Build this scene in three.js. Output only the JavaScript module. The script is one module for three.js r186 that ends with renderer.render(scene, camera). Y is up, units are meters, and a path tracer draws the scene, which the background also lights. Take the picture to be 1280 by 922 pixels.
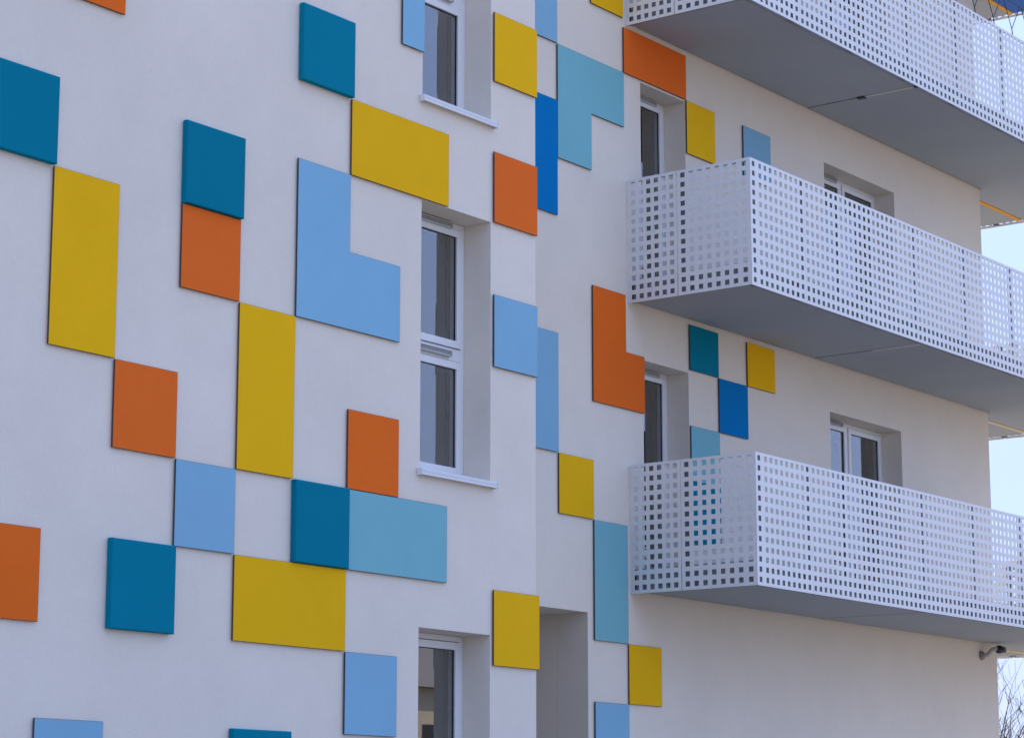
import * as THREE from 'three';
import { mergeGeometries } from 'three/addons/utils/BufferGeometryUtils.js';
import { RoundedBoxGeometry } from 'three/addons/geometries/RoundedBoxGeometry.js';

// ------------------------------------------------------------------ camera, sky, sun, exposure
// The facades follow a square module U; positions are counted in modules and turned into metres here.
const U = 0.56, EYE = 1.65, Y0 = EYE + 11.327 * U;
const V = (X, Y, Z) => new THREE.Vector3(X * U, Y * U + Y0, Z * U);
const scene = new THREE.Scene();
const camera = new THREE.PerspectiveCamera(2 * Math.atan(461 / 3079.6) * 180 / Math.PI, 1280 / 922, 0.1, 1500);
{
  const yaw = 0.930648, pitch = 0.191235;
  camera.position.copy(V(-17.9287, -11.3269, 19.6503));
  const f = new THREE.Vector3(Math.sin(yaw) * Math.cos(pitch), Math.sin(pitch), -Math.cos(yaw) * Math.cos(pitch));
  camera.lookAt(camera.position.clone().add(f));
}
scene.add(camera);

const SUN = new THREE.Vector3(0.55, 0.58, -0.33).normalize();
function makeSky() {
  const W = 512, H = 256, d = new Float32Array(W * H * 4);
  const v = new THREE.Vector3();
  for (let j = 0; j < H; j++) for (let i = 0; i < W; i++) {
    const el = ((j + 0.5) / H - 0.5) * Math.PI, az = ((i + 0.5) / W - 0.5) * 2 * Math.PI;
    v.set(Math.cos(el) * Math.cos(az), Math.sin(el), Math.cos(el) * Math.sin(az));
    const up = Math.max(v.y, 0), c = v.dot(SUN);
    const h = Math.exp(-up / 0.10);                                  // pale air low down
    const glow = Math.pow(Math.max(c, 0), 8);
    const zen = [0.455, 0.628, 1.11];
    const hor = [0.64, 0.69, 0.86];
    const k = (j * W + i) * 4;
    for (let q = 0; q < 3; q++) d[k + q] = (zen[q] * (1 - h) + hor[q] * h) + glow * [0.12, 0.10, 0.07][q];
    d[k + 3] = 1;
  }
  const t = new THREE.DataTexture(d, W, H, THREE.RGBAFormat, THREE.FloatType);
  t.mapping = THREE.EquirectangularReflectionMapping;
  t.magFilter = t.minFilter = THREE.LinearFilter; t.needsUpdate = true;
  return t;
}
const sky = makeSky();
scene.background = sky; scene.environment = sky;
const sun = new THREE.DirectionalLight(new THREE.Color().setRGB(1.0, 0.83, 0.60), 5);
sun.position.copy(SUN).multiplyScalar(120); sun.target.position.set(0, 0, 0);
sun.castShadow = true;
Object.assign(sun.shadow.camera, { left: -70, right: 70, top: 70, bottom: -70, near: 1, far: 320 });
sun.shadow.mapSize.set(4096, 4096); sun.shadow.bias = -0.0004;
scene.add(sun, sun.target);
const renderer = new THREE.WebGLRenderer({ antialias: true });
renderer.toneMapping = THREE.LinearToneMapping;
renderer.toneMappingExposure = 1.34;
renderer.shadowMap.enabled = true;

// ------------------------------------------------------------------ helpers
let seed = 20240;
const rnd = () => { seed = (seed * 1664525 + 1013904223) >>> 0; return seed / 4294967296; };
const used = {};
const numbered = n => { const c = used[n] = (used[n] ?? -1) + 1; return c ? `${n}_${String(c).padStart(3, '0')}` : n; };
function mesh(name, geo, mat, parent) {
  const m = new THREE.Mesh(Array.isArray(geo) ? mergeGeometries(geo.map(g => g.index ? g.toNonIndexed() : g)) : geo, mat);
  m.name = parent === scene ? numbered(name) : name; m.castShadow = m.receiveShadow = true; parent.add(m); return m;
}
function group(name, parent) { const g = new THREE.Group(); g.name = parent === scene ? numbered(name) : name; parent.add(g); return g; }
function tag(o, label, category, grp) { o.userData.label = label; o.userData.category = category; if (grp) o.userData.group = grp; return o; }
function boxUV(g) {                                                   // uv in metres, by the dominant axis of the normal
  const p = g.attributes.position, n = g.attributes.normal, uv = new Float32Array(p.count * 2);
  for (let i = 0; i < p.count; i++) {
    const ax = Math.abs(n.getX(i)), ay = Math.abs(n.getY(i)), az = Math.abs(n.getZ(i));
    const a = az >= ax && az >= ay ? [p.getX(i), p.getY(i)] : ax >= ay ? [p.getZ(i), p.getY(i)] : [p.getX(i), p.getZ(i)];
    uv[2 * i] = a[0]; uv[2 * i + 1] = a[1];
  }
  g.setAttribute('uv', new THREE.BufferAttribute(uv, 2)); return g;
}
// box between two corners given in modules
function box(X0, X1, Ya, Yb, Z0, Z1) {
  const a = V(Math.min(X0, X1), Math.min(Ya, Yb), Math.min(Z0, Z1)), b = V(Math.max(X0, X1), Math.max(Ya, Yb), Math.max(Z0, Z1));
  const g = new THREE.BoxGeometry(b.x - a.x, b.y - a.y, b.z - a.z).toNonIndexed();
  g.translate((a.x + b.x) / 2, (a.y + b.y) / 2, (a.z + b.z) / 2); return boxUV(g);
}
function rbox(X0, X1, Ya, Yb, Z0, Z1, r = 0.004) {                    // the same with rounded edges (r in metres)
  const a = V(Math.min(X0, X1), Math.min(Ya, Yb), Math.min(Z0, Z1)), b = V(Math.max(X0, X1), Math.max(Ya, Yb), Math.max(Z0, Z1));
  const w = b.x - a.x, h = b.y - a.y, d = b.z - a.z;
  const g0 = new RoundedBoxGeometry(w, h, d, 2, Math.min(r, w * .45, h * .45, d * .45)), g = g0.index ? g0.toNonIndexed() : g0;
  g.translate((a.x + b.x) / 2, (a.y + b.y) / 2, (a.z + b.z) / 2); return boxUV(g);
}
function poly(pts, holes, Z0, Z1, bevel = 0) {                        // XY outline (modules) extruded from Z0 to Z1 (modules)
  const T = ([X, Y]) => new THREE.Vector2(X * U, Y * U + Y0);
  const s = new THREE.Shape(pts.map(T));
  for (const h of holes) s.holes.push(new THREE.Path(h.map(T)));
  const depth = (Z1 - Z0) * U;
  const g = new THREE.ExtrudeGeometry(s, bevel ? { depth: depth - bevel, bevelEnabled: true, bevelThickness: bevel, bevelSize: bevel, bevelOffset: -bevel, bevelSegments: 2 } : { depth, bevelEnabled: false });
  g.translate(0, 0, Z0 * U);
  return g;
}
const rect = (a, b, c, d) => [[a, c], [b, c], [b, d], [a, d]];
// tileable value noise -> textures
function noiseField(N, octaves, sd) {
  let s = sd; const r = () => { s = (s * 1664525 + 1013904223) >>> 0; return s / 4294967296; };
  const out = new Float32Array(N * N);
  for (const [cells, amp] of octaves) {
    const g = new Float32Array(cells * cells).map(() => r() * 2 - 1);
    for (let y = 0; y < N; y++) for (let x = 0; x < N; x++) {
      const fx = x / N * cells, fy = y / N * cells, ix = Math.floor(fx), iy = Math.floor(fy);
      let tx = fx - ix, ty = fy - iy; tx = tx * tx * (3 - 2 * tx); ty = ty * ty * (3 - 2 * ty);
      const G = (a, b) => g[((b + cells) % cells) * cells + (a + cells) % cells];
      out[y * N + x] += amp * ((G(ix, iy) * (1 - tx) + G(ix + 1, iy) * tx) * (1 - ty) + (G(ix, iy + 1) * (1 - tx) + G(ix + 1, iy + 1) * tx) * ty);
    }
  }
  return out;
}
function tex(field, N, metres, mid, gain, srgb) {
  const d = new Uint8Array(N * N * 4);
  for (let i = 0; i < N * N; i++) { const v = Math.max(0, Math.min(255, 255 * (mid + gain * field[i]))); d[4 * i] = d[4 * i + 1] = d[4 * i + 2] = v; d[4 * i + 3] = 255; }
  const t = new THREE.DataTexture(d, N, N); t.wrapS = t.wrapT = THREE.RepeatWrapping; t.magFilter = THREE.LinearFilter; t.minFilter = THREE.LinearMipmapLinearFilter; t.generateMipmaps = true;
  t.repeat.set(1 / metres, 1 / metres); if (srgb) t.colorSpace = THREE.SRGBColorSpace; t.needsUpdate = true; return t;
}
const N = 1024;
const fineF = noiseField(N, [[512, 0.6], [256, 0.5], [128, 0.25]], 11);
const blotF = noiseField(N, [[5, 0.55], [11, 0.45], [23, 0.3], [60, 0.25], [200, 0.2], [512, 0.3]], 7);
const stuccoMap = tex(blotF, N, 7.3, 0.965, 0.020, true), stuccoBump = tex(fineF, N, 2.1, 0.5, 0.35);
const paintMap = tex(blotF, N, 3.1, 0.975, 0.013, true), paintRough = tex(blotF, N, 1.9, 0.85, 0.12);
const lin = (r, g, b) => new THREE.Color().setRGB(r, g, b);
const std = (c, o = {}) => new THREE.MeshPhysicalMaterial({ color: c, roughness: 0.85, ...o });

const M = {
  stucco: std(lin(0.86, 0.775, 0.66), { map: stuccoMap, bumpMap: stuccoBump, bumpScale: 0.0012, roughness: 0.95 }),
  yellow: std(lin(0.98, 0.535, 0.010)), orange: std(lin(0.90, 0.168, 0.02)), teal: std(lin(0.001, 0.215, 0.317)),
  sky_blue: std(lin(0.265, 0.505, 0.67)), aqua: std(lin(0.225, 0.515, 0.565)), deep_blue: std(lin(0.001, 0.20, 0.51)),
  pvc: std(lin(0.78, 0.78, 0.78), { roughness: 0.35 }),
  vent: std(lin(0.50, 0.50, 0.50), { roughness: 0.5 }),
  gasket: std(lin(0.02, 0.02, 0.022), { roughness: 0.7 }),
  sill: std(lin(0.74, 0.74, 0.75), { roughness: 0.4 }),
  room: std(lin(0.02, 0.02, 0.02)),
  curtain: std(lin(0.09, 0.08, 0.07)), curtainBlue: std(lin(0.06, 0.09, 0.15)),
  sheet: std(lin(0.84, 0.83, 0.82), { roughness: 0.45, map: paintMap }),
  post: std(lin(0.10, 0.105, 0.12), { roughness: 0.6 }),
  slab: std(lin(0.39, 0.42, 0.45), { map: stuccoMap, bumpMap: stuccoBump, bumpScale: 0.0006 }),
  slabBlue: std(lin(0.03, 0.14, 0.50)),
  cover: std(lin(0.62, 0.60, 0.56), { roughness: 0.5 }),
  core: std(lin(0.06, 0.05, 0.045)),
  glintOchre: std(lin(0.75, 0.36, 0.05)), beige: std(lin(0.72, 0.58, 0.36)), glintStraw: std(lin(0.70, 0.62, 0.28)),  // golden sunlight put into paint, for the strips at the balcony ends
  dark: std(lin(0.015, 0.015, 0.017), { roughness: 0.4 }),
  grey: std(lin(0.25, 0.25, 0.26), { roughness: 0.5 }),
  bracket: std(lin(0.42, 0.41, 0.40), { roughness: 0.5 }),
  wire: std(lin(0.03, 0.03, 0.035), { roughness: 0.5 }),
};
for (const k of ['yellow', 'orange', 'teal', 'sky_blue', 'aqua', 'deep_blue']) { M[k].map = paintMap; M[k].roughness = 0.8; M[k].specularIntensity = 0.12; M[k].bumpMap = stuccoBump; M[k].bumpScale = 0.0004; }
M.glass = new THREE.MeshPhysicalMaterial({ color: lin(0.90, 0.93, 0.93), transmission: 1, thickness: 0.008, roughness: 0.005, ior: 2.1 });   // clear insulating glass

// ------------------------------------------------------------------ ground
{
  const g = new THREE.PlaneGeometry(1200, 1200); g.rotateX(-Math.PI / 2);
  const uv = g.attributes.uv; for (let i = 0; i < uv.count; i++) uv.setXY(i, uv.getX(i) * 1200, uv.getY(i) * 1200);
  const m = mesh('ground', g, std(lin(0.31, 0.29, 0.26), { map: tex(blotF, N, 9, 0.9, 0.12, true) }), scene);
  m.userData.kind = 'structure';
}

// ------------------------------------------------------------------ the apartment building
const bld = group('apartment_building', scene);
tag(bld, 'white rendered apartment block with scattered coloured square panels and perforated balconies', 'building');
const GY = -Y0 / U, TOP = 10.7, ZR = -3.58, XC = 30.6, WT = 0.62;     // ground, parapet, set-back wall plane, far corner, wall thickness
const leftWin = [[6.47, 7.97, 2.0, -1.62], [6.47, 7.97, -3.0, -6.6], [6.47, 7.97, -8.6, -11.62]];
const doors = [], dbl = [];
for (let n = -1; n < 3; n++) { const t = -3.05 + 5.02 * n; if (n >= 0) { doors.push([17.07, 18.53, t, t - 3.72]); dbl.push([23.62, 26.55, t + 0.02, t - 3.72]); } }
const rectHole = ([a, b, t, u]) => [[a, u], [a, t], [b, t], [b, u]];
mesh('wall', [poly(rect(-26, 9, GY, TOP), leftWin.map(rectHole), -WT, 0)], M.stucco, bld).userData.label = 'white rendered front wall of the projecting block';
mesh('wall', [poly([[9.002, GY], [13.2, GY], [13.2, -7.55], [15.35, -7.55], [15.35, GY], [XC, GY], [XC, TOP], [9.002, TOP]], [...doors, ...dbl].map(rectHole), ZR - WT, ZR)], M.stucco, bld).userData.label = 'white rendered wall set back behind the balconies';
mesh('wall', [box(9 - WT, 8.998, GY, TOP, ZR - 0.3, -WT - 0.004), box(XC - WT, XC - 0.004, GY, TOP, -22, ZR - WT - 0.004), box(-26, XC - WT - 0.004, GY, TOP, -22, -21.4), box(-26, -25.4, GY, TOP, -21.38, -WT - 0.004)], M.stucco, bld);
mesh('roof', [box(-26.2, 9.1, TOP + 0.01, TOP + 0.3, -22.1, 0.1), box(9.102, XC + 0.1, TOP + 0.01, TOP + 0.3, -22.1, ZR + 0.1)], M.slab, bld);
// entrance recess behind the opening at the foot of the set-back wall
mesh('entrance_recess', [box(15.352, 15.6, GY, -7.3, -8, ZR - WT - 0.004), box(12.9, 13.198, GY, -7.3, -8, ZR - WT - 0.004), box(13.2, 15.35, -7.54, -7.3, -8, ZR - WT - 0.004), box(12.9, 15.6, GY, -7.3, -8.3, -8.004)], M.stucco, bld);

// windows --------------------------------------------------------------
function windowUnit(name, [a, b, t, u], zw, kind, curtainMat) {
  const g = group(name, bld), zf = zw - 0.45, fo = 0.075, e = 0.003;   // zf: front of the outer frame
  a += e; b -= e; t -= e;
  const F = [];
  const bot = u + (kind === 'stacked' ? 0.05 : 0.0);
  const zb = zf - 0.13;
  F.push(rbox(a, a + fo, bot, t, zb, zf), rbox(b - fo, b, bot, t, zb, zf), rbox(a + fo, b - fo, t - fo, t, zb, zf), rbox(a + fo, b - fo, bot, bot + fo, zb, zf));
  const leaves = [];
  if (kind === 'stacked') {
    const mid = (t + u) / 2;
    F.push(rbox(a + fo, b - fo, mid - 0.11, mid + 0.06, zb, zf));
    leaves.push([a + fo, b - fo, mid + 0.06, t - fo], [a + fo, b - fo, bot + fo, mid - 0.11]);
  } else if (kind === 'double') {
    const mx = (a + b) / 2;
    F.push(rbox(mx - 0.03, mx + 0.03, bot + fo, t - fo, zb, zf));
    leaves.push([a + fo, mx - 0.03, bot + fo, t - fo], [mx + 0.03, b - fo, bot + fo, t - fo]);
  } else leaves.push([a + fo, b - fo, bot + fo, t - fo]);
  mesh('frame', F, M.pvc, g);
  for (const [x0, x1, y0, y1] of leaves) {
    const s = 0.10, gp = 0.010, zs = zf + 0.025, zq = zb + 0.02, A = x0 + gp, B = x1 - gp, C = y0 + gp, D = y1 - gp;
    mesh('sash', [rbox(A, A + s, C, D, zq, zs), rbox(B - s, B, C, D, zq, zs), rbox(A + s, B - s, C, C + s, zq, zs), rbox(A + s, B - s, D - s, D, zq, zs)], M.pvc, g);
    const k = 0.007, zg = zs - 0.03;
    mesh('gasket', [box(A + s, A + s + k, C + s, D - s, zg - 0.03, zg), box(B - s - k, B - s, C + s, D - s, zg - 0.03, zg), box(A + s + k, B - s - k, C + s, C + s + k, zg - 0.03, zg), box(A + s + k, B - s - k, D - s - k, D - s, zg - 0.03, zg)], M.gasket, g);
    mesh('pane', box(A + s, B - s, C + s, D - s, zg - 0.026, zg - 0.012), M.glass, g);
  }
  if (kind !== 'plain') {                                             // slotted ventilators on the head and on the transom
    for (const vy of kind === 'stacked' ? [t - 0.03, (t + u) / 2 + 0.0] : [t - 0.03]) {
      const vx0 = a + 0.12, vx1 = Math.min(b - 0.35, a + 1.2), parts = [box(vx0, vx1, vy - 0.075, vy - 0.06, zf - 0.002, zf + 0.07), box(vx0, vx1, vy - 0.002, vy + 0.012, zf - 0.002, zf + 0.06)];
      for (let i = 0; i < 2; i++) parts.push(box(vx0, vx1, vy - 0.048 + i * 0.024, vy - 0.036 + i * 0.024, zf - 0.002, zf + 0.05));
      parts.push(box(vx0 - 0.012, vx0, vy - 0.075, vy + 0.012, zf - 0.002, zf + 0.07), box(vx1, vx1 + 0.012, vy - 0.075, vy + 0.012, zf - 0.002, zf + 0.07));
      mesh('ventilator', parts, M.vent, g);
      mesh('ventilator_slot', [box(vx0, vx1, vy - 0.059, vy - 0.003, zf + 0.0005, zf + 0.012)], M.gasket, g);
    }
  }
  if (kind === 'stacked' || kind === 'plain') {                       // folded metal sill with upstand ends
    mesh('sill', [rbox(a - 0.005, b + 0.005, u, u + 0.03, zf - 0.05, zw + 0.002, 0.002), rbox(a - 0.055, b + 0.05, u - 0.012, u + 0.03, zw + 0.003, zw + 0.085, 0.003), rbox(a - 0.055, b + 0.05, u - 0.055, u - 0.013, zw + 0.07, zw + 0.085, 0.003), rbox(a - 0.068, a - 0.056, u - 0.058, u + 0.032, zw + 0.003, zw + 0.09, 0.002), rbox(b + 0.051, b + 0.062, u - 0.058, u + 0.032, zw + 0.003, zw + 0.09, 0.002)], M.sill, g);
  }
  // dark room behind
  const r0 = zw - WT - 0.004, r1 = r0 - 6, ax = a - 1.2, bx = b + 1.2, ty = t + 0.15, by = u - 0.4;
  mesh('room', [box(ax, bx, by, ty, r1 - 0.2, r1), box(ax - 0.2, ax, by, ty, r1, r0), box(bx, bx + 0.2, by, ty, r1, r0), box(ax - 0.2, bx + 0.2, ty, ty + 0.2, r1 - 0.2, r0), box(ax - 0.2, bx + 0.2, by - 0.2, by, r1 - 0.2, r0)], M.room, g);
  if (curtainMat) {
    const n = 40, w = 0.4, hgt = t - u + 0.05, cg = new THREE.PlaneGeometry(w * U, hgt * U, n, 1), p = cg.attributes.position;
    for (let i = 0; i < p.count; i++) { const q = (p.getX(i) / (w * U) + 0.5); p.setZ(i, 0.022 * Math.sin(q * 34) + 0.010 * Math.sin(q * 71 + 1)); }
    cg.computeVertexNormals(); const c = V(b + 0.2, (t + u) / 2, zw - WT - 0.16); cg.translate(c.x, c.y, c.z);
    mesh('curtain', cg, curtainMat, g);
  }
  return g;
}
const LW = ['tall window of two stacked casements in the projecting block, upper storey', 'tall window of two stacked casements in the projecting block, middle storey', 'single pane window low in the projecting block'];
leftWin.forEach((w, i) => { windowUnit('window', w, 0, i < 2 ? 'stacked' : 'plain', M.curtain).userData.label = LW[i]; });
doors.forEach((w, i) => { windowUnit('balcony_door', w, ZR, 'single', i % 2 ? M.curtainBlue : M.curtain); });
dbl.forEach((w, i) => { windowUnit('double_balcony_door', w, ZR, 'double', M.curtain); });

// cladding panels --------------------------------------------------------
const NAMES = { yellow: 'yellow', orange: 'orange', teal: 'dark teal', sky_blue: 'sky blue', aqua: 'pale aqua blue', deep_blue: 'deep blue' };
// boards come from different paint batches and differ slightly in tone
const batch = Object.fromEntries(Object.keys(NAMES).map(k => [k, [[1, 1, 1], [1, 1.03, 1.25], [0.96, 0.965, 1.02]].map(([r, g, b]) => { const m = M[k].clone(); m.color.r = Math.min(0.98, m.color.r * r); m.color.g *= g; m.color.b = Math.min(0.7, m.color.b * (m.color.b < 0.1 ? b : 2 - 1 / g)); return m; })]));
function panel(col, pts, zw) {
  const t = col === 'teal' && zw === 0 ? 0.092 : 0.039;
  // outline pulled in by g: neighbouring panels keep a hairline joint; the board stands off the wall on a smaller backing
  const n = pts.length, area = pts.reduce((s, p, i) => s + p[0] * pts[(i + 1) % n][1] - pts[(i + 1) % n][0] * p[1], 0), sg = area > 0 ? 1 : -1;
  const inset = g => pts.map((p, i) => {
    const a = pts[(i + n - 1) % n], b = pts[(i + 1) % n];
    const d = (u, v) => { const l = Math.hypot(v[0] - u[0], v[1] - u[1]); return [(v[0] - u[0]) / l, (v[1] - u[1]) / l]; };
    const d1 = d(a, p), d2 = d(p, b);
    return [p[0] + sg * g * (-d1[1] - d2[1]), p[1] + sg * g * (d1[0] + d2[0])];
  });
  const face = batch[col][Math.floor(rnd() * 3)];
  const m = mesh('cladding_panel', poly(inset(0.003), [], zw + 0.019, zw + t, t > 0.09 ? 0.008 : 0.002), t > 0.09 ? face : [face, M.core], bld);
  mesh('backing', poly(inset(0.06), [], zw + 0.001, zw + 0.018), M.gasket, m);
  m.userData.label = `${NAMES[col]} ${pts.length > 4 ? 'L-shaped' : 'rectangular'} panel ${t > 0.09 ? 'standing well proud of the wall' : 'on the white wall'}`;
}
const R = (a, b, r0, r1) => rect(a, b, -r1, -r0);
const LEFT = [
  ['orange', R(0, 1, 1, 2)], ['teal', R(-1, 0, 3, 4)], ['yellow', R(0, 1, 4, 6)], ['teal', R(2, 3, 3, 4)], ['orange', R(2, 3, 4, 5)], ['yellow', R(3, 4, 5, 7)],
  ['sky_blue', [[4, -3], [4, -5], [6, -5], [6, -4], [5, -4], [5, -3]]], ['teal', R(4, 5, 1, 2)], ['yellow', R(5, 7, 2, 3)], ['sky_blue', R(6, 6.467, -1, 1)],
  ['yellow', R(8, 9, 0, 1)], ['orange', R(8, 9, 2, 3)], ['sky_blue', R(8, 9, 4, 5)], ['yellow', R(8, 9.03, 8, 9)], ['orange', R(1, 2, 6, 7)], ['sky_blue', R(2, 3, 7, 8)],
  ['teal', R(1, 2, 8, 9)], ['yellow', R(3, 5, 8, 9)], ['teal', R(4, 5, 7, 8)], ['aqua', R(5, 7, 7, 8)], ['orange', R(5, 6, 6, 7)], ['sky_blue', R(5, 6, 9, 10)],
  ['sky_blue', R(0, 1, 10, 11)], ['teal', R(3, 4, 10, 11)], ['orange', R(-1, 0, 8, 9)],
];
for (const [c, p] of LEFT) panel(c, p, 0);
const RIGHT = [
  ['aqua', [[14.5, 2], [14.5, 0], [15.5, 0], [15.5, 1], [16.5, 1], [16.5, 2]]], ['deep_blue', rect(13.5, 14.5, -1, 1)], ['sky_blue', rect(13.5, 14.5, 2, 4)], ['yellow', rect(15.5, 16.5, 3, 4)],
  ['orange', rect(16.5, 18.53, 2, 2.84)], ['yellow', rect(18.53, 19.5, 1, 2)], ['sky_blue', rect(20.5, 21.5, 1, 2)],
  ['orange', [[15.5, -2], [15.5, -4], [17.066, -4], [17.066, -3], [16.5, -3], [16.5, -2]]], ['sky_blue', rect(13.5, 14.5, -5, -3)], ['yellow', rect(14.5, 15.5, -6, -5)],
  ['aqua', rect(15.5, 16.5, -8, -6)], ['yellow', rect(16.5, 17.5, -9, -8)], ['sky_blue', rect(15.5, 16.5, -11, -9)], ['teal', rect(18.535, 19.5, -3, -2.17)], ['deep_blue', rect(19.5, 20.5, -4, -3)],
  ['yellow', rect(20.5, 21.5, -3, -2.17)], ['aqua', rect(18.535, 19.5, -5, -4)], ['teal', rect(18.535, 19.5, -6.1, -5)],
];
for (const [c, p] of RIGHT) panel(c, p, ZR);

// balconies ----------------------------------------------------------------
// one perforated sheet in its own plane: columns cu along u, rows cv along v (modules), square holes of side h, thickness th
function perforated(u0, u1, v0, v1, cu, cv, h, th, place) {
  const pos = [], r = h / 2;
  const Q = (a, b, c, d) => { for (const p of [a, b, c, a, c, d]) pos.push(...place(...p)); };
  const face = (x0, x1, y0, y1) => { Q([x0, y0, 0], [x1, y0, 0], [x1, y1, 0], [x0, y1, 0]); Q([x0, y1, -th], [x1, y1, -th], [x1, y0, -th], [x0, y0, -th]); };
  let y = v0;
  for (const c of cv) {
    face(u0, u1, y, c - r);
    let x = u0;
    for (const k of cu) {
      face(x, k - r, c - r, c + r); x = k + r;
      Q([k - r, c - r, -th], [k + r, c - r, -th], [k + r, c - r, 0], [k - r, c - r, 0]); Q([k - r, c + r, 0], [k + r, c + r, 0], [k + r, c + r, -th], [k - r, c + r, -th]);
      Q([k - r, c - r, 0], [k - r, c + r, 0], [k - r, c + r, -th], [k - r, c - r, -th]); Q([k + r, c - r, -th], [k + r, c + r, -th], [k + r, c + r, 0], [k + r, c - r, 0]);
    }
    face(x, u1, c - r, c + r); y = c + r;
  }
  face(u0, u1, y, v1);
  Q([u0, v0, -th], [u1, v0, -th], [u1, v0, 0], [u0, v0, 0]); Q([u0, v1, 0], [u1, v1, 0], [u1, v1, -th], [u0, v1, -th]);
  Q([u0, v0, 0], [u0, v1, 0], [u0, v1, -th], [u0, v0, -th]); Q([u1, v0, -th], [u1, v1, -th], [u1, v1, 0], [u1, v0, 0]);
  const g = new THREE.BufferGeometry();
  g.setAttribute('position', new THREE.Float32BufferAttribute(pos, 3)); g.computeVertexNormals(); return boxUV(g);
}
const XA = 16.6, XE = 33.75, ZF = -1.07, PH = 2.2, HOLE = 0.088, TH = 0.007;
const rowsAt = B => Array.from({ length: 13 }, (_, j) => B + 0.10 + 0.1672 * j);
const series = (s, n, p) => Array.from({ length: n }, (_, i) => s + p * i);
const frontSheets = [[XA, 18.405, [16.71, ...series(16.925, 9, 0.172)]]];
for (let i = 0, x = 18.405; i < 7; i++, x += 2.07) frontSheets.push([x, x + 2.07, series(x + 0.095, 12, 0.172)]);
frontSheets.push([frontSheets.at(-1)[1], XE, series(frontSheets.at(-1)[1] + 0.095, 4, 0.172)]);
const sideSheets = [[-3.53, -2.535, series(-3.44, 6, 0.158)], [-2.535, ZF, [...series(-2.42, 7, 0.173), -1.19]]];
const farSheets = [[-2.6, ZF, series(-2.5, 8, 0.172)], [-4.67, -2.6, series(-4.57, 12, 0.172)], [-6.74, -4.67, series(-6.64, 12, 0.172)], [-8.8, -6.74, series(-8.71, 12, 0.172)]];
const BAL = ['perforated white balcony of the lowest row', 'perforated white balcony of the middle row', 'perforated white balcony of the upper row', 'balcony of the top storey with a blue underside'];
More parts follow.
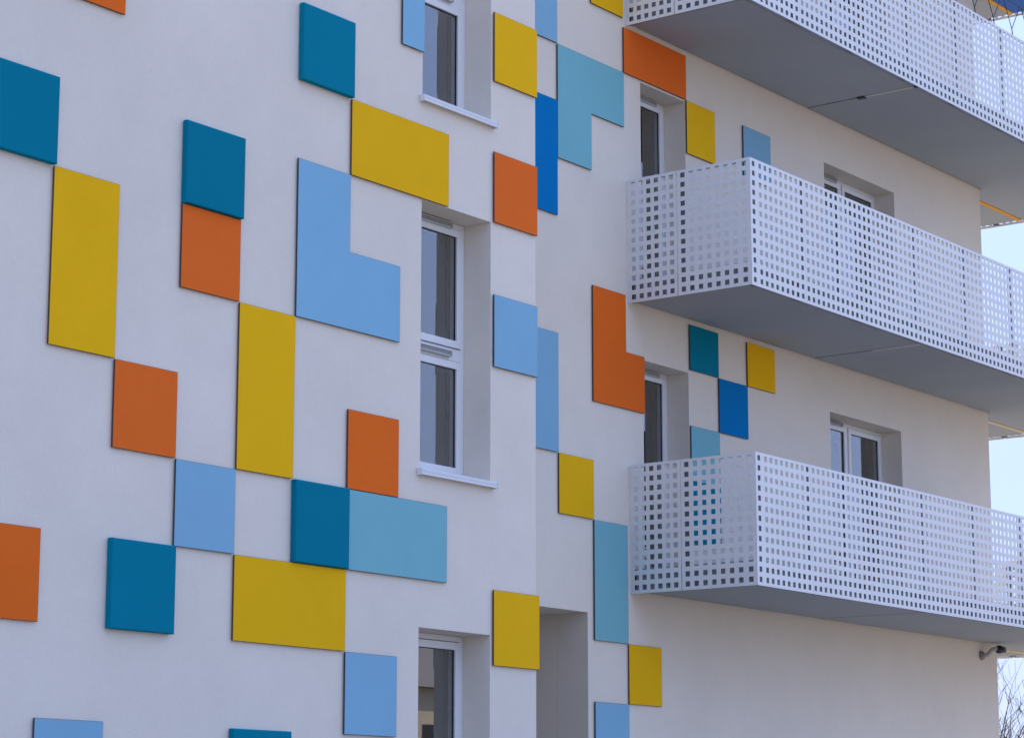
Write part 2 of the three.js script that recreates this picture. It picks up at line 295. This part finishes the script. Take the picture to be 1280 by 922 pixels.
for (let n = 0; n < 4; n++) {
  const B = -7.15 + 5.02 * n, g = group('balcony', bld), cv = rowsAt(B);
  g.userData.label = BAL[n];
  const P = (fn) => (x, y, z) => { const v = fn(x, y, z); return [v.x, v.y, v.z]; };
  const hair = 0.003;
  for (const [a, b, cu] of frontSheets) mesh('perforated_sheet', perforated(a + hair, b - hair, B, B + PH, cu, cv, HOLE, TH, P((x, y, z) => V(x, y, ZF + z))), M.sheet, g);
  for (const [a, b, cu] of sideSheets) mesh('perforated_sheet', perforated(a + hair, b - hair - TH, B, B + PH, cu.map(c => c), cv, HOLE, TH, P((x, y, z) => V(XA - z, y, x))), M.sheet, g);
  for (const [a, b, cu] of farSheets) mesh('perforated_sheet', perforated(a + hair, b - hair - TH, B, B + PH, cu, cv, HOLE, TH, P((x, y, z) => V(XE + z, y, x))), M.sheet, g);
  // posts and rails behind the sheets
  const st = B + 0.43, pt = B + PH - 0.05, z1 = ZF - TH - 0.004, z0 = z1 - 0.03;
  const px = [18.31, 20.38, 22.45, 24.52, 26.59, 28.66, 30.73, 32.8];
  mesh('post', [box(16.66, 16.77, B + 0.03, pt, z0 - 0.02, z1)], M.post, g);
  for (const x of px) mesh('post', [box(x - 0.055, x + 0.055, B + 0.03, pt, z0, z1)], M.post, g);
  mesh('post', [box(XA + TH + 0.004, XA + TH + 0.034, B + 0.03, pt, -2.475, -2.365)], M.post, g);
  mesh('post', [box(XA - 0.005, XA + 0.08, B, B + PH - 0.02, -3.578, -3.532)], M.sheet, g).userData.label = 'pale channel fixing the railing to the wall';
  for (const z of [-4.67, -6.74]) mesh('post', [box(XE - TH - 0.1, XE - TH - 0.004, B + 0.03, pt, z - 0.05, z + 0.05)], M.post, g);
  mesh('top_rail', [rbox(XA + 0.06, XE - 0.06, pt + 0.002, B + PH, z0, z1), rbox(XA + TH + 0.004, XA + TH + 0.09, pt + 0.002, B + PH, -3.53, z0 - 0.004), rbox(XE - TH - 0.1, XE - TH - 0.004, pt + 0.002, B + PH, -8.8, z0 - 0.004)], M.sheet, g);
  // floor slabs with open joints between them
  const s0 = B + 0.045, zs = ZF - TH - 0.12, sm = n === 3 ? M.slabBlue : M.slab;
  mesh('floor_slab', [rbox(XA + TH + 0.1, 22.935, s0, st, ZR + 0.05, zs, 0.008)], sm, g);
  mesh('floor_slab', [box(22.985, XC + 0.004, s0, st, ZR + 0.05, zs), box(XC + 0.004, XE - TH - 0.11, s0, st, -3.97, zs)], sm, g);
  mesh('floor_slab', [box(XC + 0.002, XE - TH - 0.11, s0, st, -8.8, -4.12)], M.slab, g);
  if (n === 1 || n === 2) mesh('joint_cover', [box(22.925, 22.995, s0 - 0.012, s0 - 0.001, -2.25, zs - 0.02)], M.cover, g);
  if (n === 2) mesh('joint_clip', [rbox(22.90, 23.02, s0 - 0.03, s0 - 0.002, -2.42, -2.26), rbox(22.92, 23.0, s0 - 0.028, s0 - 0.002, zs - 0.018, zs + 0.06)], M.dark, g);
  mesh('wall_joint', [box(XA + TH + 0.1, XC, s0 + 0.05, st - 0.01, ZR + 0.002, ZR + 0.048)], M.gasket, g);
  mesh('sun_glint_strip', [box(XC + 0.002, XE - TH - 0.1, s0 - 0.012, st - 0.02, -4.10, -3.985)], [M.glintStraw, M.beige, M.glintOchre, M.glintOchre][n], g);  // added strip whose colour imitates a golden sun glint under the slab
  mesh('edge_angle', [box(XA + 0.12, XE - 0.15, B + 0.01, s0 - 0.003, zs + 0.02, ZF - TH - 0.11), box(XA + TH + 0.012, XA + TH + 0.09, B + 0.012, s0 - 0.003, ZR + 0.06, zs)], M.grey, g);
}

// ------------------------------------------------------------------ small things on the building
function tube(pts, r, seg = 6) {
  const a = [];
  for (let i = 0; i + 1 < pts.length; i++) {
    const p = pts[i], q = pts[i + 1], d = q.clone().sub(p), l = d.length(), g = new THREE.CylinderGeometry(r, r, l, seg, 1).toNonIndexed();
    g.applyQuaternion(new THREE.Quaternion().setFromUnitVectors(new THREE.Vector3(0, 1, 0), d.divideScalar(l))); g.translate((p.x + q.x) / 2, (p.y + q.y) / 2, (p.z + q.z) / 2); a.push(g);
  }
  return a;
}
{
  const w = group('wire_trellis', scene); tag(w, 'thin dark zigzag wire trellis rising above the upper balcony railing', 'trellis');
  const z = -1.2, B = -7.15 + 5.02 * 2 + PH - 0.05;
  for (let i = 0; i < 7; i++) {
    const x = 24.0 + 0.86 * i;
    const foot = V(x + 0.06, B, z), node = V(x, B + 0.27, z), l = V(x - 0.36, B + 0.86, z), r = V(x + 0.42, B + 0.86, z);
    mesh('wire', tube([foot, node], 0.006), M.wire, w); mesh('wire', [...tube([node, l], 0.005), ...tube([node, r], 0.005)], M.wire, w);
  }
  mesh('top_wire', tube([V(23.4, B + 0.87, z), V(29.9, B + 0.87, z)], 0.005), M.wire, w);
}
{
  const c = group('security_camera', scene); tag(c, 'small dark security camera on a bracket beneath the lowest balcony', 'camera');
  const plate = new THREE.CylinderGeometry(0.05, 0.055, 0.03, 20); plate.rotateX(Math.PI / 2); let p = V(29.84, -7.38, ZR + 0.03); plate.translate(p.x, p.y, p.z);
  mesh('mounting_plate', plate, M.grey, c);
  mesh('bracket', [new THREE.TubeGeometry(new THREE.CatmullRomCurve3([V(29.84, -7.38, ZR + 0.05), V(29.84, -7.37, ZR + 0.15), V(29.90, -7.27, ZR + 0.24), V(30.08, -7.22, ZR + 0.28)]), 24, 0.026, 10)], M.bracket, c);
  const body = new THREE.CapsuleGeometry(0.05, 0.03, 6, 18); body.rotateZ(Math.PI / 2); p = V(30.12, -7.25, ZR + 0.30); body.translate(p.x, p.y, p.z);
  mesh('housing', body, M.dark, c);
  const lens = new THREE.CylinderGeometry(0.036, 0.044, 0.05, 20); lens.rotateX(Math.PI / 2); p = V(30.1, -7.26, ZR + 0.39); lens.translate(p.x, p.y, p.z);
  mesh('lens', lens, new THREE.MeshPhysicalMaterial({ color: lin(0.01, 0.01, 0.012), roughness: 0.15, clearcoat: 1 }), c);
}

// ------------------------------------------------------------------ bare trees beyond the far corner
const bark = std(lin(0.16, 0.12, 0.075)), twigMat = std(lin(0.085, 0.07, 0.055));
function bareTree(x, z, height, label) {
  const g = group('bare_tree', scene); g.position.set(x, 0, z); tag(g, label, 'tree', 'bare trees beyond the corner');
  const trunk = [], limbs = [], twigs = [];
  const seg = (list, p, q, r0, r1, n) => {
    const d = q.clone().sub(p), l = d.length(), c = new THREE.CylinderGeometry(r1, r0, l, n, 1, true).toNonIndexed();
    c.applyQuaternion(new THREE.Quaternion().setFromUnitVectors(new THREE.Vector3(0, 1, 0), d.divideScalar(l))); c.translate((p.x + q.x) / 2, (p.y + q.y) / 2, (p.z + q.z) / 2); list.push(c);
  };
  const grow = (p, dir, len, r, lvl) => {
    const list = lvl === 0 ? trunk : lvl < 3 ? limbs : twigs, n = lvl === 0 ? 9 : lvl < 3 ? 6 : 3, steps = lvl < 3 ? 4 : 3;
    let a = p.clone(), d = dir.clone(), rr = r;
    for (let i = 0; i < steps; i++) {
      d.add(new THREE.Vector3(rnd() - 0.5, rnd() - 0.4 + (lvl > 2 ? 0.1 : 0), rnd() - 0.5).multiplyScalar(0.42)).normalize();
      const b = a.clone().addScaledVector(d, len / steps), r2 = Math.max(rr * 0.86, 0.0035);
      seg(list, a, b, rr, r2, n); a = b; rr = r2;
      if (lvl < 5 && (lvl > 0 || i >= 1) && (lvl < 2 || rnd() > 0.5)) {
        const kids = lvl === 0 ? 2 : lvl < 4 ? 1 + (rnd() > 0.75 ? 1 : 0) : 1;
        for (let k = 0; k < kids; k++) {
          const az = rnd() * Math.PI * 2, s = new THREE.Vector3(Math.cos(az), 0.35 + rnd() * 0.5, Math.sin(az)).normalize();
          grow(a, d.clone().multiplyScalar(0.55).add(s.multiplyScalar(0.75)).normalize(), len * (0.55 + rnd() * 0.2), rr * 0.60, lvl + 1);
        }
      }
    }
  };
  grow(new THREE.Vector3(0, -0.1, 0), new THREE.Vector3(0, 1, 0), height * 0.5, height * 0.022, 0);
  mesh('trunk', trunk, bark, g); mesh('limbs', limbs, bark, g);
  const t = mesh('crown', twigs, twigMat, g); t.userData.kind = 'stuff';
}
bareTree(40.9, -13.6, 6.9, 'leafless tree with a fine twig crown beyond the building corner');
bareTree(38.6, -11.6, 5.6, 'smaller leafless tree in front of the other bare trees past the corner');

// ------------------------------------------------------------------ house across the street (mirrored in the low window)
{
  const h = group('cream_house', scene); tag(h, 'cream rendered house with a grey pitched roof across the street', 'house');
  const HX = 47, HZ = 36, w = 16, d = 8, hh = 6.4, cream = std(lin(0.62, 0.55, 0.42), { map: stuccoMap });
  const B = (x0, x1, y0, y1, z0, z1) => { const g = new THREE.BoxGeometry(x1 - x0, y1 - y0, z1 - z0).toNonIndexed(); g.translate((x0 + x1) / 2, (y0 + y1) / 2, (z0 + z1) / 2); return boxUV(g); };
  mesh('wall', [B(HX - w / 2, HX + w / 2, 0, hh, HZ, HZ + d)], cream, h);
  const s = new THREE.Shape([[-0.4, 0], [d + 0.4, 0], [d / 2, 2.6]].map(p => new THREE.Vector2(...p)));
  const rg = new THREE.ExtrudeGeometry(s, { depth: w + 0.6, bevelEnabled: false }); rg.rotateY(-Math.PI / 2); rg.translate(HX + w / 2 + 0.3, hh + 0.01, HZ);
  mesh('roof', rg, std(lin(0.22, 0.22, 0.23)), h);
  for (let i = 0; i < 5; i++) for (const y of [0.9, 3.9]) { const x = HX - w / 2 + 1.2 + i * 3; mesh('window', [B(x, x + 1.2, y, y + 1.4, HZ - 0.03, HZ - 0.005)], M.dark, h); }
  mesh('chimney', [B(HX + 3, HX + 3.8, hh + 1, hh + 3.4, HZ + 4.5, HZ + 5.2)], std(lin(0.3, 0.12, 0.08)), h);
}
renderer.render(scene, camera);
